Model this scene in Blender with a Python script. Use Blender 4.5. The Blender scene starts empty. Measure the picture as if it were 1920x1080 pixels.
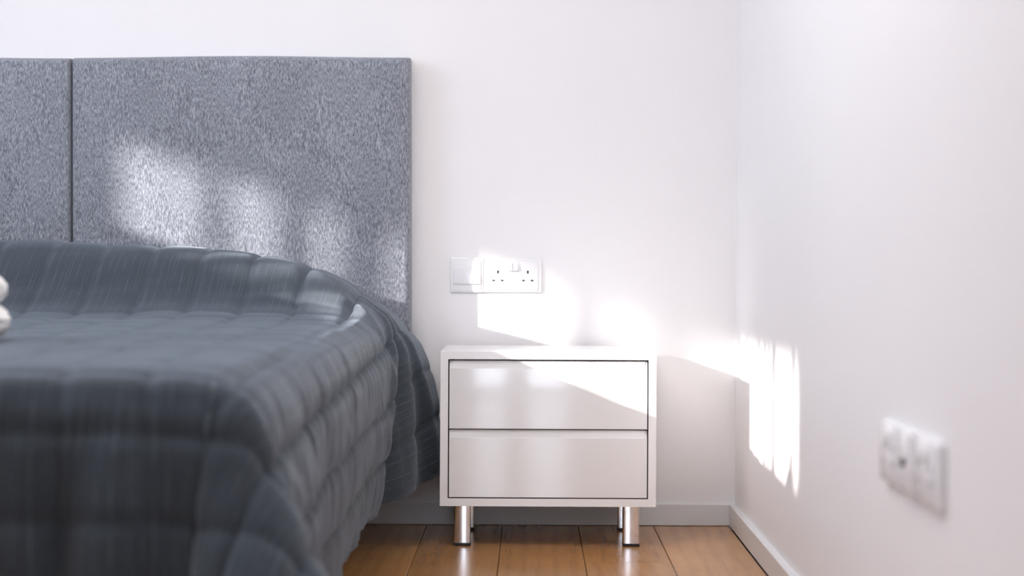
import bpy, bmesh, math, random
import numpy as np
from mathutils import Vector, Matrix, Euler

S = bpy.context.scene
C = S.collection
random.seed(7)

# ------------------------------------------------------------------ camera
F = 3600.0                      # focal length in pixels (1920 wide)
HZ = 0.638                      # camera height
cd = bpy.data.cameras.new('camera')
cam = bpy.data.objects.new('camera', cd); C.objects.link(cam)
cd.sensor_width = 36.0
cd.lens = F / 1920 * 36
cd.shift_x = -(995 - 960) / 1920
cd.shift_y = -(540 - 508) / 1920
cd.clip_start = 0.05
cam.matrix_world = Matrix.Translation((0, 0, HZ)) @ Matrix.Rotation(math.radians(90), 4, 'X') @ Matrix.Rotation(math.radians(0.3), 4, 'Z')
cd.dof.use_dof = True
cd.dof.focus_distance = 4.50
cd.dof.aperture_fstop = 2.4
S.camera = cam

# ------------------------------------------------------------------ light
S.view_settings.view_transform = 'Standard'
S.view_settings.look = 'None'
S.view_settings.gamma = 1.0
S.view_settings.use_curve_mapping = False
S.view_settings.exposure = 0.04

W = bpy.data.worlds.new('world'); S.world = W; W.use_nodes = True
bg = W.node_tree.nodes['Background']
bg.inputs[0].default_value = (0.80, 0.88, 1.0, 1)
bg.inputs[1].default_value = 9.0

SUN = Vector((1.0, 0.39, -0.335)).normalized()
sl = bpy.data.lights.new('sun', 'SUN'); so = bpy.data.objects.new('sun', sl); C.objects.link(so)
sl.energy = 13.0; sl.angle = math.radians(0.9); sl.color = (1.0, 0.97, 0.93)
so.rotation_euler = SUN.to_track_quat('-Z', 'Y').to_euler()
so.location = (-4, 0, 3)

def area(name, loc, look, sx, sy, power, col):
    l = bpy.data.lights.new(name, 'AREA'); o = bpy.data.objects.new(name, l); C.objects.link(o)
    l.shape = 'RECTANGLE'; l.size = sx; l.size_y = sy; l.energy = power; l.color = col
    o.location = loc; o.rotation_euler = Vector(look).to_track_quat('-Z', 'Z').to_euler()
    return o
# daylight entering through the big window in the left wall, and an unseen fill lamp added under the ceiling
area('window_daylight', (-2.93, 2.8, 1.75), (1, 0, 0), 2.0, 0.85, 20, (0.52, 0.70, 1.0))
area('ceiling_fill', (-0.8, 2.9, 2.52), (0, 0, -1), 1.4, 1.4, 41, (1.0, 0.962, 0.955))

# ------------------------------------------------------------------ helpers
def link(o, parent=None):
    C.objects.link(o)
    if parent is not None: o.parent = parent
    return o

def tag(o, label=None, cat=None, group=None, kind=None):
    if label: o['label'] = label
    if cat: o['category'] = cat
    if group: o['group'] = group
    if kind: o['kind'] = kind
    return o

def obj(name, bm, m, parent=None, smooth=True, angle=35):
    me = bpy.data.meshes.new(name)
    bmesh.ops.recalc_face_normals(bm, faces=bm.faces)
    bm.to_mesh(me); bm.free()
    if m: me.materials.append(m)
    if smooth:
        me.polygons.foreach_set('use_smooth', [True] * len(me.polygons))
        try: me.set_sharp_from_angle(angle=math.radians(angle))
        except Exception: pass
    return link(bpy.data.objects.new(name, me), parent)

def empty(name, loc, label, cat, group=None):
    o = bpy.data.objects.new(name, None); o.location = loc
    o.empty_display_size = 0.05
    link(o); return tag(o, label, cat, group)

def box(bm, x0, x1, y0, y1, z0, z1, bev=0.0, seg=2):
    r = bmesh.ops.create_cube(bm, size=1.0)
    vs = r['verts']
    for v in vs:
        v.co = Vector((x0 + (v.co.x + .5) * (x1 - x0), y0 + (v.co.y + .5) * (y1 - y0), z0 + (v.co.z + .5) * (z1 - z0)))
    if bev > 0:
        es = list({e for v in vs for e in v.link_edges})
        bmesh.ops.bevel(bm, geom=es, offset=bev, segments=seg, profile=0.5, affect='EDGES')
    return bm

def B(*a, **k):
    bm = bmesh.new(); box(bm, *a, **k); return bm

def prism(bm, pts, axis, a0, a1):
    """extrude polygon pts (2D) along axis from a0 to a1"""
    def mk(p, a):
        if axis == 'x': return (a, p[0], p[1])
        if axis == 'y': return (p[0], a, p[1])
        return (p[0], p[1], a)
    v0 = [bm.verts.new(mk(p, a0)) for p in pts]; v1 = [bm.verts.new(mk(p, a1)) for p in pts]
    n = len(pts)
    bm.faces.new(v0); bm.faces.new(v1[::-1])
    for i in range(n): bm.faces.new((v0[i], v0[(i + 1) % n], v1[(i + 1) % n], v1[i]))

def bevel_all(bm, off, seg=2, ang=30):
    es = [e for e in bm.edges if len(e.link_faces) == 2 and e.calc_face_angle(0) > math.radians(ang)]
    bmesh.ops.bevel(bm, geom=es, offset=off, segments=seg, profile=0.5, affect='EDGES')

# ------------------------------------------------------------------ materials
def mat(name, col, rough=0.5, metal=0.0, spec=0.5, coat=0.0, sheen=0.0):
    m = bpy.data.materials.new(name); m.use_nodes = True
    p = m.node_tree.nodes['Principled BSDF']
    p.inputs['Base Color'].default_value = (*col, 1)
    p.inputs['Roughness'].default_value = rough
    p.inputs['Metallic'].default_value = metal
    p.inputs['Specular IOR Level'].default_value = spec
    p.inputs['Coat Weight'].default_value = coat
    p.inputs['Sheen Weight'].default_value = sheen
    return m
def N(m, t, **k):
    n = m.node_tree.nodes.new(t)
    for a, b in k.items():
        if a in n.inputs.keys(): n.inputs[a].default_value = b
        else: setattr(n, a, b)
    return n
def L(m, a, b): m.node_tree.links.new(a, b)
def P(m): return m.node_tree.nodes['Principled BSDF']
def ramp(m, src, stops):
    r = N(m, 'ShaderNodeValToRGB')
    while len(r.color_ramp.elements) < len(stops): r.color_ramp.elements.new(0.5)
    for e, (p, c) in zip(r.color_ramp.elements, stops):
        e.position = p; e.color = (*c, 1)
    L(m, src, r.inputs[0]); return r
def mapping(m, scale, rot=(0, 0, 0), kind='Object'):
    t = N(m, 'ShaderNodeTexCoord'); mp = N(m, 'ShaderNodeMapping')
    mp.inputs['Scale'].default_value = scale; mp.inputs['Rotation'].default_value = rot
    L(m, t.outputs[kind], mp.inputs[0]); return mp.outputs[0]
def bump(m, h, strength=0.3, dist=0.002):
    b = N(m, 'ShaderNodeBump'); b.inputs['Strength'].default_value = strength; b.inputs['Distance'].default_value = dist
    L(m, h, b.inputs['Height']); L(m, b.outputs[0], P(m).inputs['Normal']); return b

def wall_paint(name, col):
    m = mat(name, col, 0.55, spec=0.3)
    v = mapping(m, (1, 1, 1))
    n1 = N(m, 'ShaderNodeTexNoise', Scale=420.0, Detail=2.0); L(m, v, n1.inputs['Vector'])
    bump(m, n1.outputs[0], 0.06, 0.001)
    n2 = N(m, 'ShaderNodeTexNoise', Scale=1.8, Detail=3.0); L(m, v, n2.inputs['Vector'])
    c = ramp(m, n2.outputs[0], [(0.3, tuple(x * 0.985 for x in col)), (0.7, col)])
    L(m, c.outputs[0], P(m).inputs['Base Color'])
    return m
M_wall = wall_paint('wall_paint', (0.875, 0.85, 0.845))
M_grey = wall_paint('bounce_cut_grey', (0.30, 0.29, 0.29))  # for the unseen front wall, greyed so it bounces less light
M_ceil = wall_paint('ceiling_paint', (0.86, 0.86, 0.86))
M_base = mat('baseboard_paint', (0.74, 0.735, 0.74), 0.35)
M_gloss = mat('white_lacquer', (0.80, 0.785, 0.785), 0.07, spec=0.6, coat=0.35)
P(M_gloss).inputs['Coat Roughness'].default_value = 0.03
M_frame = mat('white_lacquer_frame', (0.83, 0.81, 0.81), 0.16, spec=0.5)
M_dark = mat('dark_gap', (0.02, 0.018, 0.018), 0.6)  # near-black, also stands in for shade in drawer and headboard gaps
M_rubber = mat('black_rubber', (0.012, 0.012, 0.013), 0.45)
M_chrome = mat('chrome', (0.80, 0.80, 0.82), 0.13, metal=1.0)
M_plate = mat('white_plastic', (0.86, 0.845, 0.85), 0.22, spec=0.5)
M_rocker = mat('white_plastic_rocker', (0.84, 0.82, 0.83), 0.10, spec=0.6)
M_pin = mat('socket_hole', (0.01, 0.01, 0.012), 0.6)
M_curtain = mat('curtain_cloth', (0.75, 0.74, 0.72), 0.9)
M_metalw = mat('window_metal', (0.7, 0.7, 0.7), 0.4)

def wood():
    m = mat('oak_plank', (0.3, 0.17, 0.08), 0.24, spec=0.4)
    oi = N(m, 'ShaderNodeObjectInfo')
    t = N(m, 'ShaderNodeTexCoord')
    add = N(m, 'ShaderNodeVectorMath', operation='ADD')
    sc = N(m, 'ShaderNodeVectorMath', operation='SCALE'); sc.inputs['Scale'].default_value = 37.0
    cmb = N(m, 'ShaderNodeCombineXYZ'); 
    L(m, oi.outputs['Random'], cmb.inputs[0]); L(m, oi.outputs['Random'], cmb.inputs[1])
    L(m, cmb.outputs[0], sc.inputs[0]); L(m, t.outputs['Object'], add.inputs[0]); L(m, sc.outputs[0], add.inputs[1])
    mp = N(m, 'ShaderNodeMapping'); mp.inputs['Scale'].default_value = (9, 1.6, 9); L(m, add.outputs[0], mp.inputs[0])
    w = N(m, 'ShaderNodeTexWave', wave_type='RINGS', rings_direction='Y')
    w.inputs['Scale'].default_value = 0.9; w.inputs['Distortion'].default_value = 5.0
    w.inputs['Detail'].default_value = 3.0; w.inputs['Detail Scale'].default_value = 0.8
    L(m, mp.outputs[0], w.inputs['Vector'])
    mp2 = N(m, 'ShaderNodeMapping'); mp2.inputs['Scale'].default_value = (150, 5, 60); L(m, add.outputs[0], mp2.inputs[0])
    g = N(m, 'ShaderNodeTexNoise', Scale=1.0, Detail=4.0); L(m, mp2.outputs[0], g.inputs['Vector'])
    mp3 = N(m, 'ShaderNodeMapping'); mp3.inputs['Scale'].default_value = (6, 2.2, 6); L(m, add.outputs[0], mp3.inputs[0])
    g3 = N(m, 'ShaderNodeTexNoise', Scale=1.0, Detail=3.0); L(m, mp3.outputs[0], g3.inputs['Vector'])
    r = ramp(m, g3.outputs[0], [(0.25, (0.33, 0.155, 0.052)), (0.55, (0.42, 0.205, 0.072)), (0.8, (0.49, 0.26, 0.105))])
    mx = N(m, 'ShaderNodeMixRGB', blend_type='MULTIPLY'); mx.inputs['Fac'].default_value = 0.24
    wr = ramp(m, w.outputs[0], [(0.0, (0.62, 0.58, 0.52)), (0.55, (1.0, 1.0, 1.0))])
    L(m, r.outputs[0], mx.inputs['Color1']); L(m, wr.outputs[0], mx.inputs['Color2'])
    mx2 = N(m, 'ShaderNodeMixRGB', blend_type='MULTIPLY'); mx2.inputs['Fac'].default_value = 0.35
    gr = ramp(m, g.outputs[0], [(0.30, (0.78, 0.74, 0.70)), (0.65, (1.05, 1.05, 1.05))])
    L(m, mx.outputs[0], mx2.inputs['Color1']); L(m, gr.outputs[0], mx2.inputs['Color2'])
    hs = N(m, 'ShaderNodeHueSaturation')
    mr = N(m, 'ShaderNodeMapRange'); mr.inputs['To Min'].default_value = 0.85; mr.inputs['To Max'].default_value = 1.15
    L(m, oi.outputs['Random'], mr.inputs['Value']); L(m, mr.outputs[0], hs.inputs['Value'])
    L(m, mx2.outputs[0], hs.inputs['Color']); L(m, hs.outputs[0], P(m).inputs['Base Color'])
    return m
M_wood = wood()

def headboard_fabric():
    m = mat('grey_chenille', (0.2, 0.21, 0.23), 0.95, spec=0.15, sheen=0.25)
    v = mapping(m, (560, 560, 105)); v2 = mapping(m, (900, 900, 700)); v3 = mapping(m, (9, 9, 5))
    a = N(m, 'ShaderNodeTexNoise', Scale=1.0, Detail=2.5, Roughness=0.6); L(m, v, a.inputs['Vector'])
    b = N(m, 'ShaderNodeTexNoise', Scale=1.0, Detail=1.0); L(m, v2, b.inputs['Vector'])
    c = N(m, 'ShaderNodeTexNoise', Scale=1.0, Detail=2.0); L(m, v3, c.inputs['Vector'])
    ab = N(m, 'ShaderNodeMath', operation='MULTIPLY_ADD'); ab.inputs[1].default_value = 0.35
    L(m, b.outputs[0], ab.inputs[0]); L(m, a.outputs[0], ab.inputs[2])
    r = ramp(m, ab.outputs[0], [(0.50, (0.115, 0.122, 0.142)), (0.68, (0.25, 0.262, 0.30)), (0.86, (0.46, 0.475, 0.52))])
    mx = N(m, 'ShaderNodeMixRGB', blend_type='MULTIPLY'); mx.inputs['Fac'].default_value = 0.5
    cr = ramp(m, c.outputs[0], [(0.3, (0.8, 0.8, 0.8)), (0.7, (1.1, 1.1, 1.1))])
    L(m, r.outputs[0], mx.inputs['Color1']); L(m, cr.outputs[0], mx.inputs['Color2'])
    L(m, mx.outputs[0], P(m).inputs['Base Color'])
    bump(m, ab.outputs[0], 0.5, 0.0012)
    return m
M_head = headboard_fabric()

def quilt_fabric(name='charcoal_quilt_cotton', k=1.0):
    m = mat(name, (0.06, 0.07, 0.08), 0.85, spec=0.2, sheen=0.32)
    P(m).inputs['Sheen Roughness'].default_value = 0.45
    P(m).inputs['Sheen Tint'].default_value = (0.80, 0.88, 1.0, 1)
    # thin pale threads running along the quilt (UV is in metres)
    uv = mapping(m, (1, 1, 1), kind='UV')
    sp = N(m, 'ShaderNodeSeparateXYZ'); L(m, uv, sp.inputs[0])
    u_noise = N(m, 'ShaderNodeTexNoise', Scale=3.0, Detail=1.0); L(m, uv, u_noise.inputs['Vector'])
    wob = N(m, 'ShaderNodeMath', operation='MULTIPLY_ADD'); wob.inputs[1].default_value = 0.010
    L(m, u_noise.outputs[0], wob.inputs[0]); L(m, sp.outputs[0], wob.inputs[2])
    def lines(src, period, width):
        d = N(m, 'ShaderNodeMath', operation='DIVIDE'); d.inputs[1].default_value = period; L(m, src, d.inputs[0])
        fr = N(m, 'ShaderNodeMath', operation='FRACT'); L(m, d.outputs[0], fr.inputs[0])
        lt = N(m, 'ShaderNodeMath', operation='LESS_THAN'); lt.inputs[1].default_value = width; L(m, fr.outputs[0], lt.inputs[0])
        return lt.outputs[0]
    l1 = lines(wob.outputs[0], 0.0168, 0.05)
    l2 = lines(wob.outputs[0], 0.0235, 0.03)
    mxl = N(m, 'ShaderNodeMath', operation='MAXIMUM'); L(m, l1, mxl.inputs[0]); L(m, l2, mxl.inputs[1])
    mpd = N(m, 'ShaderNodeMapping'); mpd.inputs['Scale'].default_value = (60, 14, 1); L(m, uv, mpd.inputs[0])
    nd = N(m, 'ShaderNodeTexNoise', Scale=1.0, Detail=2.0); L(m, mpd.outputs[0], nd.inputs['Vector'])
    ndr = ramp(m, nd.outputs[0], [(0.40, (0.1, 0.1, 0.1)), (0.62, (1, 1, 1))])
    th = N(m, 'ShaderNodeMath', operation='MULTIPLY'); L(m, mxl.outputs[0], th.inputs[0]); L(m, ndr.outputs[0], th.inputs[1])
    # weave
    mpa = N(m, 'ShaderNodeMapping'); mpa.inputs['Scale'].default_value = (900, 60, 1); L(m, uv, mpa.inputs[0])
    na = N(m, 'ShaderNodeTexNoise', Scale=1.0, Detail=2.0); L(m, mpa.outputs[0], na.inputs['Vector'])
    mpb = N(m, 'ShaderNodeMapping'); mpb.inputs['Scale'].default_value = (50, 800, 1); L(m, uv, mpb.inputs[0])
    nb = N(m, 'ShaderNodeTexNoise', Scale=1.0, Detail=2.0); L(m, mpb.outputs[0], nb.inputs['Vector'])
    ad = N(m, 'ShaderNodeMath', operation='ADD'); L(m, na.outputs[0], ad.inputs[0]); L(m, nb.outputs[0], ad.inputs[1])
    r = ramp(m, ad.outputs[0], [(0.0, (0.016 * k, 0.021 * k, 0.027 * k)), (0.55, (0.040 * k, 0.050 * k, 0.061 * k)), (1.0, (0.064 * k, 0.077 * k, 0.092 * k))])
    half = N(m, 'ShaderNodeMath', operation='MULTIPLY'); half.inputs[1].default_value = 0.5; L(m, ad.outputs[0], half.inputs[0])
    L(m, half.outputs[0], r.inputs[0])
    mx = N(m, 'ShaderNodeMixRGB'); mx.inputs['Color2'].default_value = (0.10, 0.12, 0.14, 1)
    L(m, th.outputs[0], mx.inputs['Fac']); L(m, r.outputs[0], mx.inputs['Color1'])
    L(m, mx.outputs[0], P(m).inputs['Base Color'])
    bump(m, ad.outputs[0], 0.35, 0.0008)
    return m
M_quilt = quilt_fabric()
M_matt = mat('mattress_ticking', (0.5, 0.5, 0.5), 0.9)
M_bedbase = mat('dark_bed_base', (0.05, 0.055, 0.06), 0.9)
def plush():
    m = mat('white_plush', (0.82, 0.79, 0.76), 0.95, sheen=0.6)
    v = mapping(m, (1, 1, 1)); n = N(m, 'ShaderNodeTexNoise', Scale=160.0, Detail=3.0); L(m, v, n.inputs['Vector'])
    bump(m, n.outputs[0], 0.8, 0.004); return m
M_plush = plush()
M_pad = mat('pinkish_plush_pad', (0.55, 0.40, 0.36), 0.95, sheen=0.5)

# ------------------------------------------------------------------ room
XR, YB, XL, YF, ZC = 0.517, 4.832, -3.0, -1.2, 2.6
T = 0.12
def struct(name, bm, m, **k):
    o = obj(name, bm, m, smooth=False, **k); o['kind'] = 'structure'; return o
struct('wall_back', B(XL - T, XR + T, YB, YB + T, -0.1, ZC), M_wall)
struct('wall_right', B(XR, XR + T, YF - T, YB, -0.1, ZC), M_wall)
struct('ceiling', B(XL - T, XR + T, YF - T, YB + T, ZC, ZC + T), M_ceil)
# left wall with a wide window opening
WY0, WY1, WZ0, WZ1 = 2.15, 4.1, 1.375, 2.25
bm = bmesh.new()
box(bm, XL - T, XL, YF - T, WY0, -0.1, ZC); box(bm, XL - T, XL, WY1, YB, -0.1, ZC)
box(bm, XL - T, XL, WY0, WY1, -0.1, WZ0); box(bm, XL - T, XL, WY0, WY1, WZ1, ZC)
struct('wall_left', bm, M_wall)
w1 = bpy.data.objects.new('window_1', None); link(w1); w1.location = (XL - 0.06, (WY0 + WY1) / 2, WZ0); w1['kind'] = 'structure'
def framebars(x, y0, y1, z0, z1, t, mull):
    bm = bmesh.new(); d = 0.02
    box(bm, x - d, x + d, y0, y1, z0, z0 + t); box(bm, x - d, x + d, y0, y1, z1 - t, z1)
    box(bm, x - d, x + d, y0, y0 + t, z0 + t, z1 - t); box(bm, x - d, x + d, y1 - t, y1, z0 + t, z1 - t)
    for y in mull: box(bm, x - d, x + d, y - 0.015, y + 0.015, z0 + t, z1 - t)
    return bm
bmw = framebars(0, WY0 - w1.location.y, WY1 - w1.location.y, 0, WZ1 - WZ0, 0.045, ())
obj('window_frame', bmw, M_metalw, w1, smooth=False)

# wall behind the camera, with a glazed balcony door
bm = bmesh.new()
DX0, DX1, DZ = -0.32, 0.22, 2.15
box(bm, XL - T, DX0, YF - T, YF, -0.1, ZC); box(bm, DX1, XR + T, YF - T, YF, -0.1, ZC); box(bm, DX0, DX1, YF - T, YF, DZ, ZC)
struct('wall_front', bm, M_grey)
d1 = bpy.data.objects.new('door_1', None); link(d1); d1.location = (0, YF - 0.06, 0); d1['kind'] = 'structure'
bm = bmesh.new()
box(bm, DX0, DX0 + 0.03, -0.02, 0.02, 0, DZ); box(bm, DX1 - 0.03, DX1, -0.02, 0.02, 0, DZ)
box(bm, -0.13, -0.01, -0.02, 0.02, 0, DZ); box(bm, DX0, DX1, -0.021, 0.021, DZ - 0.04, DZ); box(bm, DX0, DX1, -0.021, 0.021, 0, 0.03)
obj('door_frame', bm, M_metalw, d1, smooth=False)
struct('floor_slab', B(XL - T, XR + T, YF - T, YB + T, -0.11, -0.012), M_dark).name = 'floor'
floor = bpy.data.objects['floor']

# planks, running from the camera to the back wall
PW = 0.1895
proto = {}
def plank(x0, x1, y0, y1):
    key = (round(x1 - x0, 4), round(y1 - y0, 4))
    if key not in proto:
        bm = bmesh.new(); g = 0.0007
        w, l = x1 - x0, y1 - y0
        prism(bm, [(g, -0.012), (w - g, -0.012), (w - g, -0.0012), (w - g - 0.0012, 0), (g + 0.0012, 0), (g, -0.0012)], 'y', g, l - g)
        me = bpy.data.meshes.new('plank'); bmesh.ops.recalc_face_normals(bm, faces=bm.faces); bm.to_mesh(me); bm.free()
        me.materials.append(M_wood); proto[key] = me
    o = bpy.data.objects.new('plank', proto[key]); o.location = (x0, y0, 0); link(o, floor)
xs = [0.501]
while xs[-1] > XL: xs.append(max(XL, xs[-1] - PW))
jo = {0: 3.55, 1: 4.206, 2: 3.10, 3: 3.72, 4: 4.45, 5: 3.0}
for i in range(len(xs) - 1):
    j = jo.get(i, 3.0 + (i * 0.467) % 1.25)
    ys = [YB - 0.004]
    y = j
    while y > YF: ys.append(y); y -= 1.25
    ys.append(YF)
    for k in range(len(ys) - 1):
        if ys[k] - ys[k + 1] > 0.01: plank(xs[i + 1], xs[i], ys[k + 1], ys[k])

# baseboards
BH, BT = 0.055, 0.015
bm = bmesh.new(); prism(bm, [(YB, 0.0015), (YB - BT, 0.0015), (YB - BT, BH - 0.002), (YB - BT + 0.002, BH), (YB, BH)], 'x', XL, XR)
struct('baseboard_back', bm, M_base)
bm = bmesh.new(); prism(bm, [(XR, 0.0015), (XR - BT, 0.0015), (XR - BT, BH - 0.002), (XR - BT + 0.002, BH), (XR, BH)], 'y', YF, YB - BT - 0.0006)
struct('baseboard_right', bm, M_base)
struct('baseboard_left', B(XL, XL + BT, YF, YB - BT - 0.001, 0.0015, BH), M_base)

# ------------------------------------------------------------------ curtains on the left window (outside the frame)
crt = empty('curtain', (XL + 0.03, 2.3, 0.45), 'white curtain strips hanging over the wide window left of the bed', 'curtain')
def strip(y0, y1, m=None):
    n = max(6, int((y1 - y0) / 0.012)); bm = bmesh.new(); ph = random.random() * 6
    pl = []
    for i in range(n + 1):
        y = y0 + (y1 - y0) * i / n
        x = 0.008 * math.sin((y - y0) / 0.045 * 6.28 / 1.6 + ph)
        pl.append((bm.verts.new((x, y - 2.3, 0.0)), bm.verts.new((x, y - 2.3, 1.86))))
    for a, b in zip(pl, pl[1:]): bm.faces.new((a[0], b[0], b[1], a[1]))
    o = obj('curtain_strip', bm, m or M_curtain, crt)
    sm = o.modifiers.new('s', 'SOLIDIFY'); sm.thickness = 0.002
def sheer_mat():
    m = bpy.data.materials.new('sheer_voile'); m.use_nodes = True; nt = m.node_tree
    p = nt.nodes['Principled BSDF']; p.inputs['Base Color'].default_value = (0.85, 0.85, 0.85, 1); p.inputs['Roughness'].default_value = 0.9
    tr = nt.nodes.new('ShaderNodeBsdfTransparent'); mx = nt.nodes.new('ShaderNodeMixShader'); mx.inputs[0].default_value = 0.36
    out = nt.nodes['Material Output']
    nt.links.new(tr.outputs[0], mx.inputs[1]); nt.links.new(p.outputs[0], mx.inputs[2]); nt.links.new(mx.outputs[0], out.inputs[0]); return m
M_sheer = sheer_mat()
for a, b in [(2.05, 2.33), (4.0, 4.15), (3.81, 3.85), (3.735, 3.785), (3.893, 3.915), (3.52, 3.545), (3.595, 3.645)]: strip(a, b)
for a, b in [(2.392, 2.440), (2.690, 2.742), (2.86, 2.885)]: strip(a, b)
for a, b in [(3.20, 3.235), (3.36, 3.62), (3.37, 3.44), (3.50, 3.56), (2.29, 2.37), (2.28, 2.35), (2.78, 2.83), (2.97, 3.00), (2.97, 3.00)]: strip(a, b, M_sheer)
bm = bmesh.new(); box(bm, -0.015, 0.015, -0.3, 1.85, 1.86, 1.885, 0.005); obj('curtain_rail', bm, M_metalw, crt)
# unseen slab added outside the window: its edge cuts off the upper sunlight
bm = bmesh.new(); k = 0.610
box(bm, -6.2, XL - T, -1.5, 5.6, k + 0.335 * 6.2, k + 0.335 * 6.2 + 0.14)
struct('sun_blocker', bm, M_wall)

# ------------------------------------------------------------------ headboard
hb = empty('headboard', (-1.15, YB, 0.48), 'light grey woven fabric headboard of two upholstered panels on the wall behind the bed', 'headboard')
HBY0, HBY1 = -0.072, -0.002          # local y range (front..wall)
def pad(x0, x1, z0, z1):
    """upholstered panel with softly crowned face"""
    bm = bmesh.new()
    nx, nz = 60, 50; w, h = x1 - x0, z1 - z0
    r = 0.012
    def dep(x, z):
        ex = min(x - x0, x1 - x); ez = min(z - z0, z1 - z)
        def q(e): 
            e = max(0, min(e, r)); return r - math.sqrt(max(0, r * r - (r - e) ** 2))
        c = 0.0035 * (1 - math.exp(-ex / 0.03)) * (1 - math.exp(-ez / 0.03))
        c += 0.0012 * math.sin(x * 19 + z * 7) * math.sin(z * 13) * (1 - math.exp(-min(ex, ez) / 0.05))
        return -q(ex) - q(ez) + c if True else 0
    def sp(n, a, b):
        o = []
        for i in range(n + 1):
            t = i / n; o.append(a + (b - a) * (0.5 - 0.5 * math.cos(math.pi * t)) * 0.6 + (b - a) * t * 0.4)
        o += [a + r * k for k in (0.1, 0.3, 0.6, 1.0)] + [b - r * k for k in (0.1, 0.3, 0.6, 1.0)]
        return sorted(set(o))
    X = sp(nx, x0, x1); Z = sp(nz, z0, z1)
    g = [[None] * len(Z) for _ in X]
    for i, x in enumerate(X):
        for j, z in enumerate(Z):
            d = dep(x, z)
            zz = z; xx = x
            # slight sag of the top edge between corners
            if z > (z0 + z1) / 2: zz -= 0.0022 * math.cos((x - x0) / w * math.pi * 2) * ((z - z0) / h)
            g[i][j] = bm.verts.new((xx, HBY0 + 0.003 - d * 1.0, zz))
    for i in range(len(X) - 1):
        for j in range(len(Z) - 1): bm.faces.new((g[i][j], g[i + 1][j], g[i + 1][j + 1], g[i][j + 1]))
    # side walls back to the wall
    ring = [g[i][0] for i in range(len(X))] + [g[-1][j] for j in range(1, len(Z))] + [g[i][-1] for i in range(len(X) - 2, -1, -1)] + [g[0][j] for j in range(len(Z) - 2, 0, -1)]
    back = [bm.verts.new((v.co.x, HBY1, v.co.z)) for v in ring]
    n = len(ring)
    for i in range(n): bm.faces.new((ring[i], ring[(i + 1) % n], back[(i + 1) % n], back[i]))
    bm.faces.new(back)
    return bm
xs_seam = -1.140 + 1.15
p1 = obj('panel', pad(xs_seam + 0.0024, -0.2985 + 1.15, 0.0, 0.684), M_head, hb, angle=50)
p2 = obj('panel', pad(-1.98 + 1.15, xs_seam - 0.0022, 0.0, 0.683), M_head, hb, angle=50)
obj('seam_shade', B(xs_seam - 0.03, xs_seam + 0.03, -0.0015, -0.0004, 0.01, 0.675), M_dark, hb, smooth=False)  # dark strip standing in for the shade deep in the panel seam

hb.rotation_euler = (0, math.radians(-0.35), 0)

# ------------------------------------------------------------------ nightstand
ns = empty('nightstand', (0.0423, 4.43, 0.0), 'white high gloss bedside cabinet with two drawers on chrome legs', 'bedside table')
NW, ND, Z0, Z1, FT = 0.4985, 0.372, 0.0945, 0.4515, 0.018
hw = NW / 2
bm = bmesh.new()
pr = [(-hw, Z0), (hw, Z0), (hw, Z1), (-hw, Z1)]
inn = [(-hw + FT, Z0 + FT), (hw - FT, Z0 + FT), (hw - FT, Z1 - FT), (-hw + FT, Z1 - FT)]
def ringv(pts, y): return [bm.verts.new((p[0], y, p[1])) for p in pts]
a, b_, c_, d_ = ringv(pr, 0), ringv(inn, 0), ringv(pr, ND), ringv(inn, ND - 0.012)
for i in range(4):
    j = (i + 1) % 4
    bm.faces.new((a[i], a[j], b_[j], b_[i])); bm.faces.new((a[i], a[j], c_[j], c_[i])); bm.faces.new((b_[i], b_[j], d_[j], d_[i]))
bm.faces.new(c_); bm.faces.new(d_)
bevel_all(bm, 0.0012, 2)
obj('cabinet_body', bm, M_frame, ns, angle=40)
GAP = 0.0028
ix0, ix1 = -hw + FT + GAP, hw - FT - GAP
zi0, zi1 = Z0 + FT + GAP, Z1 - FT - GAP
zm = 0.2722
def drawer(z0, z1):
    root = None
    bm = bmesh.new()
    bv, bd = 0.0185, 0.0055      # bevelled finger pull: height and setback
    prism(bm, [(0.0005, z0), (0.0005, z1 - bv), (0.0005 + 0.0015, z1 - bv + 0.0006), (0.0005 + bd, z1 - 0.0008), (0.0005 + bd + 0.001, z1), (0.0195, z1), (0.0195, z0)], 'x', ix0 + 0.006, ix1 - 0.006)
    # end caps of the pull (straight returns)
    dr = obj('drawer', bm, M_gloss, ns, angle=20)
    for xa, xb in ((ix0, ix0 + 0.006), (ix1 - 0.006, ix1)):
        bm = bmesh.new()
        box(bm, xa, xb, 0.0005, 0.020, z0, z1 - bv + 0.0003)
        prism(bm, [(0.003, z1 - bv), (0.003 + bd * 0.85, z1 - 0.0005), (0.020, z1 - 0.0005), (0.020, z1 - bv)], 'x', xa, xb)
        obj('drawer_edge', bm, M_gloss, dr, smooth=False)
    bm = bmesh.new()
    box(bm, ix0 + 0.008, ix1 - 0.008, 0.0205, 0.34, z0 + 0.012, z1 - 0.03)
    obj('drawer_box', bm, M_dark, dr, smooth=False)
for nm, bx in (('gap_shade', (-hw + FT, -hw + FT + 0.0006, Z0 + FT, Z1 - FT)), ('gap_shade', (hw - FT - 0.0006, hw - FT, Z0 + FT, Z1 - FT)),
               ('gap_shade', (-hw + FT + 0.0007, hw - FT - 0.0007, Z0 + FT, Z0 + FT + 0.0006)), ('gap_shade', (-hw + FT + 0.0007, hw - FT - 0.0007, Z1 - FT - 0.0006, Z1 - FT)),
               ('joint_shade', (-hw + FT + 0.001, hw - FT - 0.001, zm - 0.0015, zm + 0.0015))):
    obj(nm, B(bx[0], bx[1], 0.0025 if nm == 'gap_shade' else 0.012, 0.33 if nm == 'gap_shade' else 0.020, bx[2], bx[3]), M_dark, ns, smooth=False)  # dark strips added so the gaps around the drawers read as shade
drawer(zm + GAP / 2, zi1)
drawer(zi0, zm - GAP / 2)
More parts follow.
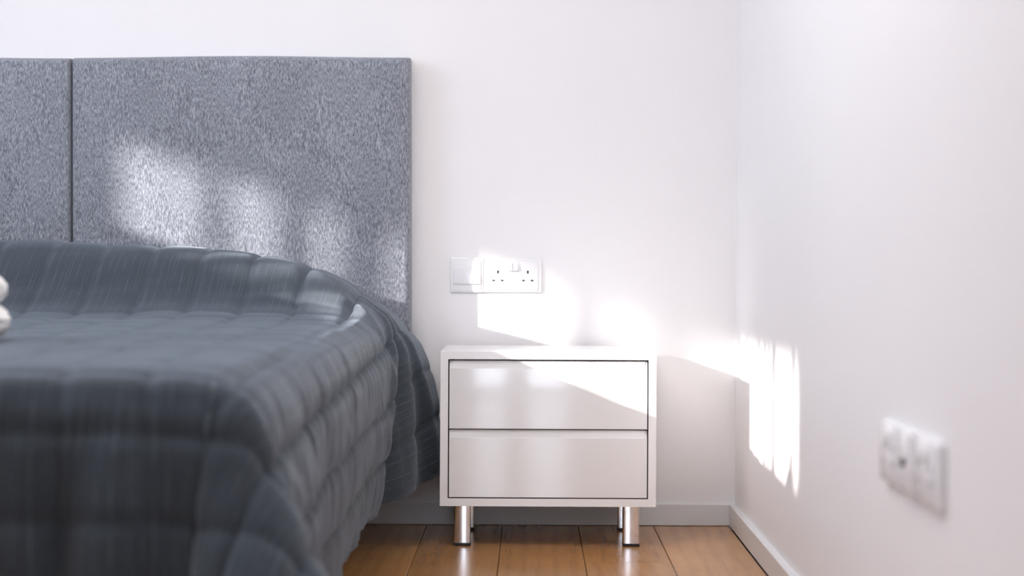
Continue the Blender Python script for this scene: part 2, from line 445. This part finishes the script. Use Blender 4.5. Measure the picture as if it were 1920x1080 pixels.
for xx in ((-0.175 - 0.1367) / 2, (0.2173 + 0.2551) / 2):
    for yy in (4.45, 4.72):
        cx, cy = xx - 0.0423, yy - 4.43
        h = 0.019
        bm = bmesh.new(); box(bm, cx - h, cx + h, cy, cy + 2 * h, 0.007, Z0 - 0.0002)
        es = [e for e in bm.edges if abs((e.verts[0].co - e.verts[1].co).z) > 0.05]
        bmesh.ops.bevel(bm, geom=es, offset=0.003, segments=4, profile=0.5, affect='EDGES')
        lg = obj('leg', bm, M_chrome, ns, angle=60)
        bm = bmesh.new(); box(bm, cx - h - 0.0006, cx + h + 0.0006, cy - 0.0006, cy + 2 * h + 0.0006, 0.0002, 0.0075, 0.0015)
        obj('foot_cap', bm, M_rubber, lg)

# ------------------------------------------------------------------ switch and socket plates
def plate_mesh(w, h, t, bev=0.0035, inset=0.009, raise_=0.0016):
    """plate in local frame: X right, Z up, front towards -Y"""
    bm = bmesh.new()
    box(bm, -w / 2, w / 2, -t, 0, -h / 2, h / 2, bev, 3)
    box(bm, -w / 2 + inset, w / 2 - inset, -t - raise_, -t + 0.001, -h / 2 + inset * 0.55, h / 2 - inset * 0.8, 0.0012, 2)
    return bm
def double_socket(name, loc, rz, label, t=0.011, holes=True):
    e = empty(name, loc, label, 'socket'); e.rotation_euler = (0, 0, rz)
    obj('face_plate', plate_mesh(0.1455, 0.0865, t, bev=min(0.0035, t * 0.45)), M_plate, e)
    f = -t - 0.0017
    for sx in (-0.0375, 0.0375):
        for dx, dz, w, h in ((0.0, 0.0085, 0.0042, 0.0078), (-0.0108, -0.0128, 0.0068, 0.0038), (0.0108, -0.0128, 0.0068, 0.0038)):
            if holes:
                bm = B(sx + dx - w / 2, sx + dx + w / 2, f - 0.0003, f + 0.004, dz - h / 2, dz + h / 2, 0.0003, 1)
                obj('pin_hole', bm, M_pin, e)
    for dx in (-0.0072, 0.0072):
        bm = B(dx - 0.0068, dx + 0.0068, f - 0.0045, f + 0.002, 0.0115, 0.0315, 0.0015, 2)
        for v in bm.verts:
            if v.co.y < f - 0.002: v.co.y += 0.0018 * (v.co.z - 0.0115) / 0.02
        obj('rocker_switch', bm, M_rocker, e)
    return e
double_socket('wall_socket', (-0.0447, YB, 0.6265), 0, 'white double power socket with two small switches above the bedside cabinet', t=0.0045)
sw = empty('wall_switch', (-0.1597, YB, 0.6265), 'white square light switch with one wide rocker left of the double socket', 'light switch')
obj('face_plate', plate_mesh(0.0835, 0.088, 0.0045, bev=0.002, inset=0.007, raise_=0.0010), M_plate, sw)
bm = B(-0.0335, 0.0335, -0.0080, -0.004, -0.0225, 0.0225, 0.0010, 2)
for v in bm.verts:
    if v.co.y < -0.007: v.co.y += 0.0022 * (v.co.z + 0.0225) / 0.045
obj('rocker_switch', bm, M_rocker, sw)
# right wall: three plates side by side, facing -X
rz = -math.pi / 2
double_socket('wall_socket', (XR, 2.703, 0.384), rz, 'white double socket on right wall, nearest the room corner')
tv = empty('aerial_outlet', (XR, 2.577, 0.384), 'small white outlet with dark centre hole on right wall, between two sockets', 'outlet'); tv.rotation_euler = (0, 0, rz)
obj('face_plate', plate_mesh(0.088, 0.0865, 0.013), M_plate, tv)
bm = bmesh.new(); bmesh.ops.create_cone(bm, cap_ends=True, segments=24, radius1=0.0065, radius2=0.0055, depth=0.006, matrix=Matrix.Translation((0, -0.016, 0)) @ Matrix.Rotation(math.pi / 2, 4, 'X'))
obj('aerial_jack', bm, M_pin, tv)
double_socket('wall_socket', (XR, 2.452, 0.384), rz, 'white double socket on right wall, rightmost of the row of three')

# ------------------------------------------------------------------ bed
bed = empty('bed', (-1.14, 3.70, 0), 'double bed standing under the charcoal quilt against the grey headboard', 'bed')
obj('mattress', B(-0.70, 0.70, -0.93, 0.98, 0.27, 0.46, 0.04, 3), M_matt, bed)
obj('bed_base', B(-0.70, 0.70, -0.93, 0.98, 0.09, 0.265, 0.01, 2), M_bedbase, bed)
for sx in (-0.6, 0.6):
    for sy in (-0.85, 0.9): obj('bed_leg', B(sx - 0.025, sx + 0.025, sy - 0.025, sy + 0.025, 0, 0.09, 0.004), M_rubber, bed)

# --- quilt: grid in cloth coordinates (a across, b along), metres
YH, YE = 4.735, 2.66                     # head end, foot edge
XM = -1.14                               # bed centre line
Q = 0.1175                               # quilting pitch
OV = 0.43                                # overhang
def smooth(x, a, b):
    t = np.clip((x - a) / (b - a), 0, 1); return t * t * (3 - 2 * t)
rng = np.random.RandomState(3)
def vnoise(x, y, seed=0):
    """value noise"""
    r = np.random.RandomState(seed).rand(256, 256)
    xi = np.floor(x).astype(int); yi = np.floor(y).astype(int); xf = x - xi; yf = y - yi
    xf = xf * xf * (3 - 2 * xf); yf = yf * yf * (3 - 2 * yf)
    g = lambda i, j: r[i % 256, j % 256]
    return (g(xi, yi) * (1 - xf) * (1 - yf) + g(xi + 1, yi) * xf * (1 - yf) + g(xi, yi + 1) * (1 - xf) * yf + g(xi + 1, yi + 1) * xf * yf) * 2 - 1

def edge_x(Y):            # half width of the flat top, right side x of the mattress edge
    return np.interp(Y, [2.6, 3.3, 4.2, 4.45, 4.75], [-0.440, -0.398, -0.372, -0.372, -0.372])
# drop profile beyond the edge: r (arc) -> outward, z  at stations along the bed
RS = np.array([0, .04, .08, .13, .20, .28, .36, .43])
ST = np.array([2.6, 3.3, 4.05, 4.27, 4.42, 4.55, 4.75])
OUT = np.array([
    [0, .032, .052, .066, .080, .088, .090, .088],
    [0, .030, .046, .056, .060, .058, .050, .042],
    [0, .024, .036, .042, .046, .040, .028, .018],
    [0, .022, .034, .042, .048, .044, .034, .026],
    [0, .028, .050, .070, .086, .094, .098, .100],
    [0, .033, .061, .090, .116, .133, .143, .146],
    [0, .034, .064, .094, .120, .137, .146, .149]])
DZ_ = np.array([
    [0, .018, .052, .100, .169, .249, .329, .399],
    [0, .020, .054, .102, .172, .252, .332, .402],
    [0, .024, .060, .108, .178, .257, .336, .405],
    [0, .024, .060, .110, .182, .262, .342, .412],
    [0, .022, .056, .100, .166, .243, .325, .410],
    [0, .022, .052, .092, .150, .225, .305, .392],
    [0, .022, .052, .092, .150, .225, .305, .388]])
def tab(T, Y, r):
    out = np.zeros_like(r)
    # cubic-ish smooth between stations
    cols = [np.interp(r, RS, T[i]) for i in range(len(ST))]
    idx = np.clip(np.searchsorted(ST, Y) - 1, 0, len(ST) - 2)
    t = np.clip((Y - ST[idx]) / (ST[idx + 1] - ST[idx]), 0, 1); t = t * t * (3 - 2 * t)
    st = np.stack(cols)
    ii = np.indices(Y.shape)
    lo = np.take_along_axis(st, idx[None], 0)[0]; hi = np.take_along_axis(st, (idx + 1)[None], 0)[0]
    return lo * (1 - t) + hi * t

def base_surface(a, b):
    """a: signed across coordinate (0 at bed centre, + right); b: distance from the head end along the bed"""
    L_top = YH - YE
    q = np.maximum(b - L_top, 0)                       # past the foot edge
    Y = YH - np.minimum(b, L_top)
    right = a >= 0
    hwid = np.where(right, edge_x(Y) - XM, 0.76)
    aa = np.abs(a)
    p = np.maximum(aa - hwid, 0)
    X = XM + np.sign(a) * np.minimum(aa, hwid)
    dx_edge = np.maximum(hwid - aa, 0)                 # distance inside from the side edge
    # ---- top height
    ztop = 0.500 + 0.022 * smooth(Y, 2.7, 4.1)
    crest = 0.168 * np.exp(-np.abs((Y - 4.54) / 0.235) ** 2.6) * np.where(Y > 4.54, 1, 1)
    crest = np.where(Y > 4.54, 0.168 - 0.05 * smooth(Y, 4.58, 4.80), crest)
    across = 1 - np.exp(-dx_edge / 0.18)
    z = ztop + crest * (0.235 + 0.765 * across)
    z = z + 0.010 * smooth(-X, 0.95, 1.35) * smooth(Y, 4.3, 4.6)
    # rounded plateau shoulder
    z = z - 0.010 * np.exp(-dx_edge / 0.035) - 0.010 * np.exp(-np.maximum(L_top - b, 0) / 0.05)
    # ---- overhang
    r = (p ** 6 + q ** 6) ** (1 / 6.0)
    rr = np.clip(r, 0, OV)
    o = tab(OUT, Y, rr); dz = tab(DZ_, Y, rr)
    of = np.interp(rr, RS, [0, .030, .048, .060, .070, .078, .084, .088])   # outward at the foot
    phi = np.arctan2(q, np.maximum(p, 1e-9))
    wq = smooth(phi, 0.12, 1.45)
    corner = np.sin(np.clip(phi * 2, 0, math.pi)) ** 1.3
    flare = 0.10 * corner * smooth(rr, 0.02, OV) * rr / 0.28
    ang = wq * math.pi / 2
    rad = o * (1 - wq) + of * wq + flare
    has = (r > 0)
    X = X + np.sign(a) * np.where(has, np.cos(ang) * rad, 0)
    Y2 = Y - np.where(has, np.sin(ang) * rad, 0)
    z = z - np.where(has, dz, 0)
    # softly hanging folds on the overhang
    fold = smooth(rr, 0.06, 0.38)
    X = X + np.where(right & (q <= 0) & (p > 0), fold * (0.004 * np.sin(Y * 17.0 + 1.0) + 0.002 * np.sin(Y * 31 + rr * 9)) * (1 - smooth(Y, 4.2, 4.4)), 0)
    Y2 = Y2 + np.where((q > 0), smooth(q, 0.02, 0.3) * (0.016 * np.sin(X * 27.0 + 0.6) + 0.010 * np.sin(X * 53 + 2.0 + q * 4)) * (1 - corner * 0.8), 0)
    # gathered folds around the pillow corner on the right
    cx, cyy = -0.62, 4.46
    return X, Y2, z, r, p, q

na = int((0.77 + OV) / 0.0085)
am = XM
step = 0.0078
A_left = np.arange(-(0.76 + 0.40), -0.30, 0.022)
A_right = np.arange(-0.30, 0.77 + OV + 1e-6, step)
Aax = np.concatenate([A_left, A_right])
Bax = np.arange(0, (YH - YE) + OV + 1e-6, step)
Ag, Bg = np.meshgrid(Aax, Bax, indexing='ij')
# let the right edge of the cloth follow the bed edge (the hem stays OV beyond the edge)
Yg = YH - np.minimum(Bg, YH - YE)
hmax = edge_x(Yg) - XM + OV
Ag = np.where(Ag > 0, Ag * hmax / (0.77 + OV), Ag)
X, Y, Z, Rr, Pp, Qq = base_surface(Ag, Bg)

def normals(X, Y, Z):
    Pt = np.stack([X, Y, Z], -1)
    du = np.gradient(Pt, axis=0); dv = np.gradient(Pt, axis=1)
    n = np.cross(dv, du); l = np.linalg.norm(n, axis=-1, keepdims=True); n = n / np.maximum(l, 1e-9)
    return n
Nn = normals(X, Y, Z)
if Nn[len(A_left) + 20, 100, 2] < 0: Nn = -Nn
# --- quilting relief
asea = Ag - 0.030                                                       # seam phase
fa = np.abs((asea / Q) - np.round(asea / Q)) * Q                           # distance to seam running along the bed
bb = Bg - 2.182
fb = np.abs((bb / Q) - np.round(bb / Q)) * Q                           # distance to cross seam
over = smooth(Rr, 0.0, 0.05)
puff_a = 1 - np.exp(-(fa / 0.012) ** 1.2)
puff_b = 1 - np.exp(-(fb / 0.012) ** 1.2)
crossw = 0.06 + 0.62 * smooth(Qq, 0.0, 0.05)                              # cross seams show mainly on the foot drop
h = 0.0105 * puff_a * (0.75 + 0.35 * over) * (1 - 0.5 * over * smooth(Y, 4.25, 4.5)) * (1 - 0.35 * (1 - over) * smooth(-Y, -4.15, -4.05)) + 0.0085 * crossw * puff_b
# puckers: short creases at right angles to the seams
side = smooth(Pp, 0.0, 0.06) * (1 - smooth(Qq, 0.0, 0.10))
n1 = vnoise(Bg * 27 + Ag * 7 + vnoise(Ag * 6, Bg * 5, 9) * 1.6 + 40, Ag * 5.0 + 11, 1)
n2 = vnoise(Bg * 62 + vnoise(Ag * 9, Bg * 7, 12) * 1.5 + 10, Ag * 9.0 + 3, 2)
h += side * smooth(Pp, 0.0, 0.12) * (0.0062 * n1 * (0.35 + 0.65 * np.abs(vnoise(Bg * 7 + 3, Ag * 9 + 1, 31)) * 1.6) + 0.0018 * n2) * (1 - 0.6 * smooth(Y, 4.3, 4.45))
n3 = vnoise(Ag * 15 + 5 + vnoise(Ag * 4, Bg * 4, 19), Bg * 6 + 9, 4)
foot = smooth(Qq, 0.0, 0.08)
h += foot * 0.006 * n3
n4 = vnoise(Bg * 22 + Ag * 6, Ag * 7 + 2, 6)
h += (1 - side) * (1 - foot) * 0.0016 * n4
# larger lazy undulations
h += 0.005 * vnoise(Ag * 5 + 3, Bg * 5 + 8, 7) * (1 - 0.3 * over)
# crease where the pillow meets the mattress, running across the bed
h += -0.0015 * np.exp(-((Y - 4.20 - 0.01 * np.sin(X * 14)) / 0.018) ** 2) * (1 - over) * smooth(X, -1.6, -0.9)
h += 0.002 * np.exp(-((Y - 4.28 + 0.12 * (X + 0.5)) / 0.014) ** 2) * np.exp(-((X + 0.50) / 0.10) ** 2)
# drapery folds fanning out from the pillow corner
ca, cb = (0.60), (YH - 4.50)
da = Ag - ca; db = Bg - cb
th = np.arctan2(db, da); rad = np.hypot(da, db)
wf = smooth(rad, 0.10, 0.30) * (1 - smooth(rad, 0.55, 0.75))
for t0, w0, am0 in ((0.22, 0.06, 0.010), (0.50, 0.07, 0.010), (0.85, 0.08, 0.005), (-0.03, 0.06, 0.008)):
    h += am0 * wf * np.exp(-((th - t0) / w0) ** 2)
h += -0.012 * wf * np.exp(-((th - 0.36) / 0.05) ** 2)
X = X + Nn[..., 0] * h; Y = Y + Nn[..., 1] * h; Z = Z + Nn[..., 2] * h
Y = np.minimum(Y, YH + 0.005)
Z = np.maximum(Z, 0.02)

def grid_obj(name, X, Y, Z, U, V, m, parent=None):
    na, nb = X.shape
    co = np.stack([X, Y, Z], -1).reshape(-1, 3)
    idx = np.arange(na * nb).reshape(na, nb)
    f = np.stack([idx[:-1, :-1], idx[1:, :-1], idx[1:, 1:], idx[:-1, 1:]], -1).reshape(-1, 4)
    me = bpy.data.meshes.new(name)
    me.vertices.add(len(co)); me.vertices.foreach_set('co', co.ravel().astype(np.float32))
    me.loops.add(f.size); me.loops.foreach_set('vertex_index', f.ravel().astype(np.int32))
    me.polygons.add(len(f)); me.polygons.foreach_set('loop_start', (np.arange(len(f)) * 4).astype(np.int32))
    me.polygons.foreach_set('loop_total', np.full(len(f), 4, np.int32))
    me.update(calc_edges=True)
    uv = me.uv_layers.new(name='UVMap')
    UV = np.stack([U, V], -1).reshape(-1, 2)[f.ravel()]
    uv.data.foreach_set('uv', UV.ravel().astype(np.float32))
    me.polygons.foreach_set('use_smooth', np.ones(len(f), bool))
    me.materials.append(m); me.validate()
    return link(bpy.data.objects.new(name, me), parent)
bs = empty('bedspread', (XM, 3.70, 0.0), 'charcoal quilted bedspread with fine pale pinstripes draped over the bed', 'bedspread')
qo = grid_obj('quilted_cover', X - XM, Y - 3.70, Z, Ag, Bg, M_quilt, bs)
sm = qo.modifiers.new('thick', 'SOLIDIFY'); sm.thickness = 0.008; sm.offset = 0
# hem binding: a rolled edge along side and foot
def tube(pts, rad, name, m, parent, seg=8):
    bm = bmesh.new(); prev = None
    for i, p in enumerate(pts):
        t = (pts[min(i + 1, len(pts) - 1)] - pts[max(i - 1, 0)]).normalized()
        u = t.cross(Vector((0.3, 0.2, 1))).normalized(); v = t.cross(u)
        rr = rad * (1 + 0.18 * math.sin(i * 1.7))
        ring = [bm.verts.new(p + (u * math.cos(k * 2 * math.pi / seg) + v * math.sin(k * 2 * math.pi / seg)) * rr) for k in range(seg)]
        if prev:
            for k in range(seg): bm.faces.new((prev[k], prev[(k + 1) % seg], ring[(k + 1) % seg], ring[k]))
        prev = ring
    return obj(name, bm, m, parent)
hem = [Vector((X[-1, j] - XM, Y[-1, j] - 3.70, Z[-1, j])) for j in range(0, X.shape[1], 2)]
hem += [Vector((X[i, -1] - XM, Y[i, -1] - 3.70, Z[i, -1])) for i in range(X.shape[0] - 2, 0, -2)]
tube(hem, 0.0065, 'hem_binding', M_quilt, bs)

# ------------------------------------------------------------------ soft toy at the left edge of the frame
toy = empty('plush_toy', (-0.945, 3.20, 0.520), 'white fluffy soft toy on the bedspread, cut off by the left edge', 'soft toy')
def blob(cx, cy, cz, rx, ry, rz_, seed, amp=0.05):
    bm = bmesh.new(); bmesh.ops.create_icosphere(bm, subdivisions=4, radius=1)
    rnd = random.Random(seed); ph = [rnd.random() * 6 for _ in range(6)]
    for v in bm.verts:
        c = v.co
        k = 1 + amp * (math.sin(c.x * 5 + ph[0]) * math.sin(c.y * 6 + ph[1]) + 0.5 * math.sin(c.z * 13 + ph[2]) * math.sin(c.x * 11 + ph[3])) + 0.02 * rnd.random()
        v.co = Vector((cx + c.x * rx * k, cy + c.y * ry * k, cz + c.z * rz_ * k))
    return bm
obj('body', blob(-0.055, 0.02, 0.075, 0.07, 0.06, 0.08, 1), M_plush, toy)
obj('head', blob(-0.085, 0.02, 0.19, 0.058, 0.055, 0.055, 2), M_plush, toy)
obj('ear', blob(-0.135, 0.02, 0.24, 0.022, 0.012, 0.024, 3), M_plush, toy)
obj('ear', blob(-0.050, 0.02, 0.25, 0.018, 0.012, 0.018, 4), M_plush, toy)
obj('arm', blob(0.043, 0.0, 0.083, 0.028, 0.026, 0.027, 5, 0.10), M_plush, toy)
lg = obj('leg', blob(0.040, -0.02, 0.030, 0.041, 0.045, 0.031, 6, 0.09), M_plush, toy)
obj('foot_pad', blob(0.036, -0.063, 0.028, 0.017, 0.006, 0.013, 7), M_pad, lg)
obj('arm', blob(-0.135, -0.015, 0.095, 0.024, 0.026, 0.034, 8, 0.10), M_plush, toy)
lg = obj('leg', blob(-0.115, -0.045, 0.030, 0.032, 0.050, 0.031, 9, 0.09), M_plush, toy)
obj('foot_pad', blob(-0.115, -0.092, 0.028, 0.016, 0.006, 0.013, 10), M_pad, lg)
obj('muzzle', blob(-0.085, -0.035, 0.180, 0.022, 0.018, 0.017, 11, 0.03), M_plush, toy)
obj('nose', blob(-0.085, -0.053, 0.186, 0.006, 0.004, 0.004, 12, 0.02), M_rubber, toy)
for ex in (-0.103, -0.067): obj('eye', blob(ex, -0.031, 0.203, 0.0042, 0.003, 0.0042, 13, 0.01), M_rubber, toy)
